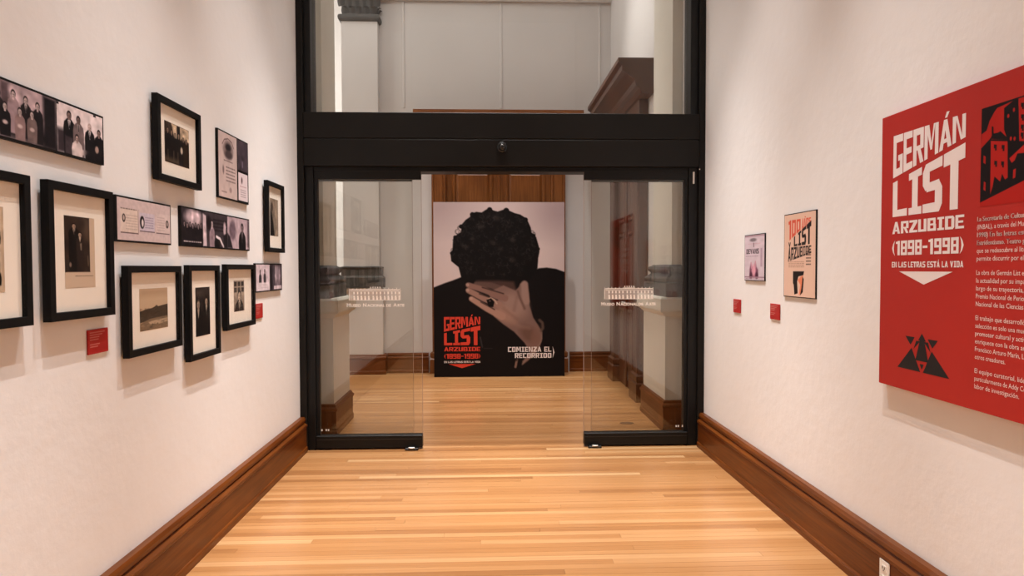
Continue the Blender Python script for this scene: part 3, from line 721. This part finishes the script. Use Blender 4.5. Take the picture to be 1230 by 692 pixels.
# certificate and card
A = Art(29, 38, 120, (206, 176, 170)); A.ell(15, 9.5, 8, 6, (120, 96, 96), 2, 0, .7); A.ell(15, 8, 4.5, 2.4, (56, 44, 48), 1.5); A.ell(15.5, 12, 6, 2.4, (84, 66, 68), 1.5)
A.line([(6, 7), (9, 4), (15, 2.6), (21, 4), (24, 7)], .8, (130, 100, 100)); A.scrawl(8, 15.5, 22, 17, 1, (90, 70, 70)); A.scrawl(11, 19, 26, 29, 5, (120, 94, 94), .8); A.ell(7, 22, 1.2, 2.4, (130, 104, 104), 1); A.scrawl(4, 34, 12, 36, 1, (120, 94, 94)); A.ell(18, 33, 2, 1.6, (170, 136, 134), 1); A.mottle(.03, 12)
B = Art(19, 18, 60, (76, 60, 72)); B.rect(8, 12, 10, 16, (120, 100, 124), 1); B.mottle(.1, 6)
C = Art(19, 19, 80, (222, 200, 206)); C.ell(7, 5, 1.4, 2.2, (110, 84, 90), 1); C.scrawl(3, 8.5, 16, 10, 1, (196, 130, 140)); C.scrawl(4, 11, 15, 17, 4, (150, 124, 132), .7)
print_panel(-1, 3.812, 4.285, 1.911, 2.302, 'thin black-edged panel of a certificate beside a dark violet card', [(A, 0, .60, 0, 1), (B, .62, 1, 0, .49), (C, .645, .985, .53, .985)])
# identity papers
A = Art(46, 19, 150, (206, 176, 174)); A.rect(2.4, 4.4, 16.6, 15.6, (216, 188, 172)); A.rect(2.4, 15.3, 16.8, 15.9, (120, 90, 92)); A.rect(16.4, 4.4, 16.8, 15.6, (150, 118, 116)); A.scrawl(2.6, 4.2, 16, 5.4, 1, (96, 76, 76)); A.scrawl(6.5, 7, 16, 14.5, 6, (180, 150, 136), .6)
A.ell(5.0, 9, 1.3, 1.9, (54, 44, 44), .3); A.ell(5.0, 8.9, .7, 1.2, (190, 160, 150), .4)
A.rect(17.8, 5.4, 31, 14.2, (196, 178, 196)); A.rect(17.8, 13.9, 31, 14.4, (110, 88, 98)); A.ell(20, 10, 2.0, 3.0, (40, 33, 36), .4); A.ell(20.3, 10.3, .95, 1.9, (214, 196, 196), .5); A.scrawl(22.5, 7, 30, 13, 5, (120, 108, 146), .6)
A.rect(32.4, 4.6, 45.2, 14.4, (212, 184, 180)); A.rect(32.4, 14.1, 45.2, 14.6, (120, 92, 94)); A.scrawl(33.2, 6, 40.5, 13.5, 6, (176, 146, 144), .6); A.ell(43, 9.4, 1.4, 2.0, (54, 44, 44), .3); A.ell(43, 9.3, .75, 1.2, (186, 156, 150), .4); A.mottle(.02, 16)
print_panel(-1, 2.773, 3.242, 1.616, 1.809, 'pale pink panel of three identity papers with small oval portraits', [(A, 0, 1, 0, 1)])
# three photographs in a row
A = Art(25, 19, 90, (52, 42, 50)); A.ell(14, 4.5, 10, 4.5, (206, 172, 182), 3); A.rect(0, 9, 25, 19, (36, 29, 35), 4)
for i in range(7): A.person(3+3.3*i, 8+.6*(i % 2), 2.2, (34, 28, 34), (150, 120, 126), (32, 26, 30), .8, None, False, 5)
A.scrawl(2, 16.5, 23, 18, 1, (210, 186, 190), .8); A.mottle(.15, 8)
B = Art(34, 19, 100, (66, 54, 62)); B.poly([(0, 1), (4, 2), (5, 19), (0, 19)], (210, 180, 190), 1)
for i in range(4): B.rect(14, 3+2*i, 33, 3.9+2*i, (40, 32, 38), .6)
B.person(12, 6, 4, (150, 118, 130), (206, 174, 180), (38, 30, 36), .8, None, False, 5); B.ell(8, 6, 3, 4, (34, 27, 32), 1.5); B.ell(19, 17, 4, 3.6, (26, 22, 26), 1); B.line([(18, 13), (23, 14), (28, 18.5)], 1.6, (214, 194, 200), .5); B.ell(30, 8, 2, 4, (190, 158, 168), 1.2); B.poly([(28, 12), (34, 10), (34, 19), (29, 19)], (36, 30, 36), 1); B.mottle(.08, 10)
C = Art(36, 19, 100, (186, 154, 166)); C.ell(8, 8, 5, 6, (120, 92, 108), 2); C.poly([(0, 10), (4, 12), (8, 19), (0, 19)], (44, 36, 42), 1.2); C.person(24, 6, 5.4, (30, 25, 31), (140, 112, 120), (36, 29, 34), 1, (130, 110, 118), True, 5); C.rect(33, 0, 36, 19, (96, 74, 84), 2); C.scrawl(32, 17.6, 35, 18.6, 1, (220, 200, 204)); C.mottle(.06, 10)
print_panel(-1, 3.346, 4.289, 1.616, 1.818, 'long panel of three grey-violet photographs in the middle of the wall', [(A, 0, .262, 0, 1), (B, .264, .622, 0, 1), (C, .624, 1, 0, 1)])
# two photographs, partly behind a frame
A = Art(27, 19, 90, (206, 180, 190)); A.person(8, 5.5, 3, (60, 50, 58), (120, 94, 100), (40, 32, 36), .8, None, False, 3.2); A.person(17, 5, 3, (70, 58, 66), (130, 104, 108), (40, 32, 36), .8, None, False, 3.6); A.rect(2, 13, 25, 18.5, (216, 196, 204), 1); A.scrawl(4, 14, 22, 17.5, 3, (170, 140, 150), .6); A.mottle(.05, 9)
B = Art(27, 19, 90, (76, 62, 72)); B.ell(17, 9, 5, 8, (140, 116, 128), 4); B.ell(13, 7, 2, 6, (176, 150, 160), 2); B.ell(22, 8, 2, 6, (160, 132, 144), 2); B.rect(0, 0, 6, 19, (40, 33, 40), 3); B.rect(9, 16, 26, 18.6, (200, 176, 184), .8); B.scrawl(10, 16.6, 25, 18, 2, (150, 124, 134), .6); B.mottle(.1, 8)
print_panel(-1, 4.390, 4.946, 1.344, 1.538, 'small panel of two violet-grey photographs partly hidden behind a black frame', [(A, 0, .50, 0, 1), (B, .51, 1, 0, 1)])

# red caption cards
def wall_label(side, y0, y1, z0, z1, label):
    X, rz = (XL, LEFT) if side < 0 else (XR, RIGHT); cy, cz = (y0+y1)/2, (z0+z1)/2
    f = thing('wall_label', (X, cy, cz), label, 'wall label', 'red caption cards', rz); w, h = (y1-y0)/2, (z1-z0)/2
    box('card', redlabel, f, -w, w, -.007, -.0003, -h, h, bev=.0015)
    m = MB(); z = h-.014
    for L in (.95, .80, .6, .55, 0, .62, .5):
        if L: m.face([(-w+.010, -.0073, z), (-w+.010+L*(2*w-.03), -.0073, z), (-w+.010+L*(2*w-.03), -.0073, z+.0042), (-w+.010, -.0073, z+.0042)])
        z -= .0092
    m.build('caption_lines', textcap, f)
textcap = mottled('dim_caption_ink', (.55, .16, .14), .6, .05, 10, .3)
wall_label(-1, 2.579, 2.713, 1.170, 1.266, 'red caption card under the frame with the standing couple')
wall_label(-1, 4.406, 4.543, 1.169, 1.268, 'red caption card at the end of the left wall nearest the glass doors')
wall_label(1, 4.624, 4.759, 1.174, 1.271, 'red caption card under the small violet poster on the right wall')
wall_label(1, 3.994, 4.129, 1.174, 1.272, 'red caption card below the tall red and black lettered poster')

# two posters on the right wall
A = Art(24, 57, 130, (206, 190, 200)); A.rect(0, 0, 24, 2, (170, 140, 150), 1); A.ell(10.5, 6, 4, 2.2, (120, 110, 116), 1.4); A.scrawl(4, 10.2, 20, 12, 1, (200, 150, 165)); A.line([(11.2, 10), (11.4, 15)], .8, (110, 90, 96))
A.glyphs('DEVANS', lambda u, v: (2+u*15.5, 23.6-v*6.2), (58, 46, 54), .18, .5); A.scrawl(1.4, 26, 17, 27.6, 1, (120, 98, 108)); A.rect(19.5, 17, 21.5, 40, (176, 152, 168), .8)
A.poly([(6.4, 43), (8, 34.5), (9.4, 40.5), (12, 40), (13.4, 33), (14.6, 40), (16.6, 44), (16.8, 54), (6.2, 54)], (112, 66, 88), 1.8); A.ell(11.4, 45, 2.6, 7.5, (218, 156, 172), 2); A.line([(8.1, 35), (8.6, 42)], 1, (206, 150, 166), 1); A.line([(13.4, 33.5), (13.2, 41)], 1, (206, 150, 166), 1); A.ell(8, 51, 1.6, 4, (70, 36, 54), 1.5); A.ell(15.2, 51, 1.6, 4, (70, 36, 54), 1.5); A.rect(0, 52.6, 24, 54, (150, 120, 134), .6); A.scrawl(1, 54.6, 23, 56.4, 1, (130, 100, 112)); A.mottle(.03, 14)
print_panel(1, 4.214, 4.549, 1.411, 1.725, 'small violet-grey poster with dark lettering, the one nearest the doors', [(A, 0, 1, 0, 1)], .008, .005, 'poster', 'poster')
A = Art(39, 49, 170, (222, 188, 168)); RD, BK = (212, 88, 66), (34, 26, 26)
A.glyphs('100', lambda u, v: (5.5+u*15.5, 3.4+(1-v)*(12.6-6.2*u)), RD, .16); A.glyphs('AÑOS', lambda u, v: (22.5+u*11, 3.4+(1-v)*(7.2-3.6*u)), RD, .14)
A.glyphs('LIST', lambda u, v: (12.7+u*21.2, (13.6-8.4*u)+(1-v)*(5.6+7.6*u)), BK, .12); A.glyphs('V', lambda u, v: (5.6+u*3, 16.6+(1-v)*3), BK)
A.glyphs('ARZUBIDE', lambda u, v: (5.2+u*29, 19.8-.6*u+(1-v)*(8.4-4*u)), BK, .12)
A.scrawl(6, 28, 26, 32, 4, (150, 112, 94), .7); A.scrawl(28, 22, 34, 31, 5, (60, 46, 44), .8)
A.poly([(12, 34), (26, 34), (25, 36.2), (19, 37), (17.4, 40), (18.2, 47), (14, 47.8), (13, 42), (12, 41)], BK, .3); A.poly([(18, 39), (22.4, 36.8), (24.8, 36.4), (23.6, 46.8), (19.6, 47.8), (21.4, 42)], (226, 132, 96), .6); A.poly([(24.2, 37), (25.6, 38.5), (24.6, 46), (21, 48.2), (22.8, 44)], BK, .3)
print_panel(1, 3.546, 3.936, 1.325, 1.818, 'tall tan poster with red and black slanted lettering and a black figure', [(A, 0, 1, 0, 1)], .008, .005, 'poster', 'poster')

# ---------------------------------------------------------------- big red text panel on the right wall
PY0, PY1, PZ0, PZ1, PT = 1.62, 2.908, .978, 2.167, .035
pc = (PY0+PY1)/2; tp = thing('text_panel', (XR, pc, 0), 'big red panel with white lettering and black print on the right wall', 'text panel', None, RIGHT)
L = lambda y: pc-y                                               # wall y -> panel x (viewer's right)
box('board', redpanel, tp, L(PY1), L(PY0), -PT, -.0005, PZ0, PZ1, bev=.0015)
OUT = PT+.0008
logo(tp, L(2.822), L(2.388), 2.070, 1.499, OUT, whiteink, whiteink, .017, .070)
tx = L(2.322)
LINES = ['La Secretaría de Cultura', '(INBAL), a través del Museo', '1998) En las letras está la', 'Estridentismo. Teatro guiñol', 'que se redescubre al literato', 'permite discurrir por el pe', None,
 'La obra de Germán List es', 'la actualidad por su impacto', 'largo de su trayectoria, est', 'Premio Nacional de Periodi', 'Nacional de las Ciencias y', None,
 'El trabajo que desarrolló e', 'selección es solo una muestra', 'promotor cultural y activis', 'enriquece con la obra artísti', 'Francisco Arturo Marín, Lu', 'otros creadores.', None,
 'El equipo curatorial, liderad', 'particularmente de Addy Cor', 'labor de investigación.']
zs = 1.664; para = []; BOLD = (0, 2, 3)
for i, s_ in enumerate(LINES):
    if s_ is None:
        text_obj('paragraph', para, textink, tp, OUT); para = []; zs -= .0225; continue
    para.append((s_, tx, zs, .0245, len(s_)*.0088*(1.04 if i in BOLD else 1))); zs -= .0283
    if i in BOLD: para.append((s_, tx+.0012, zs+.0283, .0245, len(s_)*.0088*1.04))
text_obj('paragraph', para, textink, tp, OUT)
def bpoly(name, polys, mat, out):
    m = MB()
    for P in polys: m.face([(L(y), -out, z) for y, z in P])
    return m.build(name, mat, tp)
# a block print of crooked black and red houses (centimetres from its upper left corner)
WR, WB = (168, 34, 28), (24, 18, 20)
A = Art(52, 35, 230, WR)
A.poly([(.1, 0), (51.5, 0), (51.5, 19), (19.3, 28.1), (0, 33.5)], WB)
for P in ([(.3, 9.1), (2.6, 8.2), (3.9, 5.1), (6, 2.5), (7.3, 1.4), (14, .7), (10.3, 2.2), (10.5, 9.5), (11.8, 12.7), (8.8, 10.1), (5.3, 9.9), (4.5, 11.3), (0, 14.2)],
          [(4.6, 11.6), (12.1, 13.4), (12.5, 26.2), (11.3, 26.7), (10, 24.5), (9.2, 27.1), (6.6, 25), (5.8, 28.6), (4.8, 30.9)],
          [(16.4, .5), (25, .5), (25, 16.5), (17.1, 14.7)], [(13, 19.8), (19, 16.3), (25, 17.5), (24, 19.5), (16.4, 18.7), (15.3, 20.8), (14.1, 21.5)],
          [(1.4, 16.8), (2.4, 17.4), (2.3, 20), (1.3, 19.4)], [(1.7, 26.1), (2.6, 26.6), (2.5, 29.6), (1.6, 29)], [(14.8, 23.9), (15.9, 23.6), (15.7, 26.6), (14.7, 26.9)],
          [(29, 6), (36, 3), (41, 6), (41, 19), (29, 20)], [(44, 2), (51, 2), (51, 12), (44, 14)]): A.poly(P, WR)
A.poly([(4.9, 7.3), (5.7, 7.5), (5.9, 10), (5, 10.3)], WB)
A.line([(4.4, 11.6), (8.8, 10), (12.3, 13.2)], .5, WB); A.line([(4.6, 12), (12.2, 13.6)], .5, WB)
for x, y in ((6.1, 13.8), (9.6, 14.6), (6.4, 19.5), (9.5, 20.2), (17.5, 2.2), (17.6, 6), (17.6, 9.4), (17.6, 12), (20.5, 2.4), (20.5, 6), (20.5, 9.6), (20.5, 12.6), (23, 3), (23, 7), (31, 9), (34, 9), (37.5, 9), (31, 13), (34, 13), (37.5, 13), (46, 5), (48.5, 5)):
    A.poly([(x, y), (x+1.3, y+.3), (x+1.2, y+2.3), (x+.5, y+2.2), (x+.5, y+1.4), (x, y+1.4)], WB)
for x, y in ((12.2, 5.3), (14.6, 3.8), (13.5, 13.2), (15.1, 13.5)): A.ell(x, y, .45, .7, WR)
A.build(tp, L(2.311), L(1.791), 1.716, 2.066, OUT, 'woodcut')
# black triangular emblem low on the panel
E0, E1, EZ = 2.773, 2.452, 1.070
def ep(u, v): return (E0+(E1-E0)*u, EZ+v*.150)
bpoly('emblem', [[ep(0, 0), ep(.47, 0), ep(.29, .62)], [ep(.52, 0), ep(1, 0), ep(.68, .62)],
 [ep(.16, .93), ep(.35, .93), ep(.27, .70)], [ep(.60, .93), ep(.79, .93), ep(.69, .70)],
 [ep(.37, .30), ep(.62, .30), ep(.54, .86), ep(.45, .86)], [ep(.42, .86), ep(.57, .86), ep(.49, 1.06)],
 [ep(.38, .84), ep(.46, .84), ep(.33, .60)], [ep(.53, .84), ep(.61, .84), ep(.66, .58)],
 [ep(.455, .22), ep(.535, .22), ep(.495, .07)]], blackink, OUT)

# ---------------------------------------------------------------- wall socket in the right skirting
so = thing('power_outlet', (XR-.050, 2.815, .142), 'white double power outlet low on the right wooden baseboard', 'power outlet', None, RIGHT)
box('cover_plate', whiteplastic, so, -.036, .036, -.006, -.0003, -.058, .058, bev=.0025)
for z in (-.024, .024):
    rc = box('receptacle', whiteplastic, so, -.017, .017, -.0085, -.005, z-.015, z+.015, bev=.003)
    for x, w in ((-.007, .0022), (.007, .0022)): g = box('slot', darkslot, so, x-w, x+w, -.0095, -.008, z-.004, z+.008); g.parent = rc
    g = MB().lathe([(.003, 0), (.003, .0095)], (0, 0, z-.009), 10, 'y').build('slot', darkslot, so); g.parent = rc

# ---------------------------------------------------------------- standing portrait poster in the hall
PW, PH = 1.806, 2.412
po = thing('exhibition_poster', (.155, 9.07, 0), 'tall standing poster of a curly-haired person hiding the face behind one hand', 'poster')
box('board', blackedge, po, -PW/2, PW/2, .0, .045, .0, PH, bev=.002)
for s in (-1, 1):
    MB().prism([(s*.6-.02, .045, .0), (s*.6-.02, .30, .0), (s*.6-.02, .30, .03), (s*.6-.02, .075, .9), (s*.6-.02, .045, .9)], (.04, 0, 0)).build('back_strut', blackedge, po)
PX0, PY0_ = 521.3, 242.5
A = Art(156.7, 209.5, 270, (186, 166, 166))
A.ell(78, 90, 92, 100, (210, 190, 186), 70, 0, .8); A.ell(150, 10, 30, 26, (150, 128, 130), 40, 0, .6); A.ell(0, 0, 40, 30, (158, 136, 136), 40, 0, .5)
c1 = lambda P, ox, oy, k: [(ox+x/k-PX0, oy+y/k-PY0_) for x, y in P]
H1 = lambda P: c1(P, 520, 235, 6.288)
H2 = lambda P: c1(P, 545, 325, 5.533)
DARK = (19, 15, 16)
A.poly(H1([(0, 690), (90, 655), (150, 635), (215, 610), (500, 560), (770, 560), (800, 545), (860, 540), (930, 550), (1010, 580), (1010, 1500), (0, 1500)]), DARK, 1.2)
A.poly(H1([(215, 615), (195, 535), (140, 490), (135, 440), (150, 400), (155, 320), (185, 290), (215, 270), (220, 215), (250, 180), (280, 160), (300, 130), (330, 120), (370, 125), (400, 105), (430, 92), (460, 110), (490, 118), (520, 108), (550, 98), (585, 115), (620, 130), (660, 140), (700, 165), (720, 195), (740, 240), (745, 275), (780, 310), (790, 345), (800, 380), (805, 420), (795, 470), (790, 545), (760, 600), (700, 640), (450, 680), (250, 670)]), (17, 14, 14), 1.0)
for _ in range(420):                                              # loose curls catching a little light
    x, y = random.uniform(150, 790), random.uniform(110, 600)
    if ((x-470)/330)**2+((y-380)/275)**2 < .95:
        P = H1([(x, y)])[0]; r = random.uniform(1.0, 2.4); a0 = random.uniform(0, 6.28); g = random.uniform(26, 58)
        if y < 250: g += 6
        A.line([(P[0]+r*math.cos(a0+k*.7), P[1]+r*math.sin(a0+k*.7)) for k in range(5)], .9, (g, g*.88, g*.86), 1.0, .55)
for x, y, r in ((300, 320, 2.6), (360, 230, 4), (480, 165, 5), (600, 330, 4), (450, 350, 3.5), (510, 400, 3), (600, 480, 4), (240, 380, 3)):
    P = H1([(x, y)])[0]; A.ell(P[0], P[1], r, r*.7, (58, 50, 47), 3, 20, .5)
for x, y, r in ((145, 430, 14), (215, 230, 16), (300, 140, 18), (430, 105, 20), (555, 112, 22), (700, 180, 18), (760, 300, 16), (795, 400, 14), (170, 310, 14)):
    P = H1([(x, y)])[0]; A.ell(P[0], P[1], r/6.288, r/6.288, (18, 15, 15), .8)
S1, S2, S3 = (150, 120, 110), (124, 96, 88), (92, 69, 63)
A.poly(H2([(150, 62), (300, 62), (400, 70), (420, 140), (300, 140)]), (70, 50, 45), 4)
A.line(H2([(150, 85), (250, 95), (370, 140)]), 6.0, S3, 2, 1, 8)
A.poly(H2([(230, 140), (330, 95), (410, 130), (432, 105), (440, 85), (470, 66), (488, 80), (500, 150), (503, 230), (528, 310), (560, 360), (582, 400), (588, 450), (570, 510), (540, 555), (490, 600), (452, 628), (455, 600), (505, 545), (470, 480), (400, 405), (330, 355), (265, 300), (255, 220)]), S2, 1.6)
A.ell(*H2([(400, 230)])[0], 17, 14, S1, 12, 35, .9); A.ell(*H2([(340, 290)])[0], 14, 8, (160, 122, 107), 7, 35, .8); A.ell(*H2([(500, 420)])[0], 12, 8, (100, 72, 62), 7, 40, .8); A.ell(*H2([(545, 440)])[0], 6, 12, (128, 94, 82), 5, 10, .6)
A.line(H2([(470, 88), (472, 140), (480, 200)]), 8.5, S1, 2.4); A.line(H2([(425, 135), (440, 180), (470, 250)]), 2.4, (84, 60, 52), 2.5, .7)
A.line(H2([(98, 92), (210, 128), (340, 180)]), 6.4, (132, 98, 88), 1.6, 1, 8); A.line(H2([(190, 108), (330, 150)]), 1.4, (56, 40, 36), 1.2, .9)
A.line(H2([(98, 128), (200, 182), (300, 222)]), 6.6, (148, 112, 100), 1.6, 1, 8); A.line(H2([(170, 150), (290, 192)]), 1.4, (58, 42, 38), 1.2, .9)
A.line(H2([(118, 184), (220, 248), (320, 300)]), 6.2, (164, 126, 111), 1.6, 1, 9); A.line(H2([(180, 205), (270, 255)]), 1.4, (60, 43, 38), 1.2, .9)
for x, y in ((92, 90), (92, 126), (114, 180)): A.ell(*H2([(x, y)])[0], 2.0, 1.7, (186, 150, 136), .9, 25, .7)
A.line(H2([(222, 190), (245, 178), (270, 190), (285, 215)]), 1.8, (190, 160, 140), .8, .8); A.poly(H2([(216, 190), (248, 180), (270, 205), (262, 238), (232, 236)]), (14, 11, 11), .7); A.ell(*H2([(240, 198)])[0], 1.2, .8, (96, 78, 74), .8)
A.line(H2([(380, 330), (440, 370), (500, 380)]), 3, (150, 118, 106), 5, .45); A.line(H2([(330, 250), (420, 320)]), 2, (112, 84, 75), 5, .5); A.line(H2([(420, 170), (400, 260)]), 2, (110, 82, 74), 5, .5)
A.line(H2([(570, 328), (588, 345), (592, 380), (580, 398)]), 3.4, (100, 80, 70), 2.0, .8); A.line(H2([(585, 410), (580, 470), (550, 520), (480, 590), (455, 620)]), 1.3, (140, 116, 104), 1.2, .7)
A.line(H2([(418, 590), (408, 640)]), 2.6, (130, 100, 88), .9); A.line(H2([(425, 510), (412, 590)]), 4, (34, 25, 24), 2, .8); A.line(H2([(175, 440), (188, 505)]), 1.6, (64, 58, 58), 1.2, .8); A.rect(*H2([(200, 512)])[0], *H2([(255, 516)])[0], (50, 44, 44), .6)
A.build(po, -PW/2+.002, PW/2-.002, .002, PH-.002, .0012, 'portrait_print')
lx = lambda p: -PW/2+(p-PX0)/156.7*PW
lz = lambda p: PH-(p-PY0_)/209.5*PH
logo(po, lx(533.4), lx(576.7), lz(379.7), lz(435.0), .0035, redink, whiteink, .015, .072)
glyph_obj('invitation', [('COMIENZA EL', lx(609.8), lx(662), (lz(422.2),)*2, (lz(416.2),)*2, .16), ('RECORRIDO', lx(618), lx(662), (lz(429.6),)*2, (lz(423.8),)*2, .16)], whiteink, po, .0035)
MB().face([(lx(663.5), -.0035, lz(415.8)), (lx(665.8), -.0035, lz(423)), (lx(663.5), -.0035, lz(430)), (lx(664.2), -.0035, lz(423))]).build('bracket', whiteink, po)
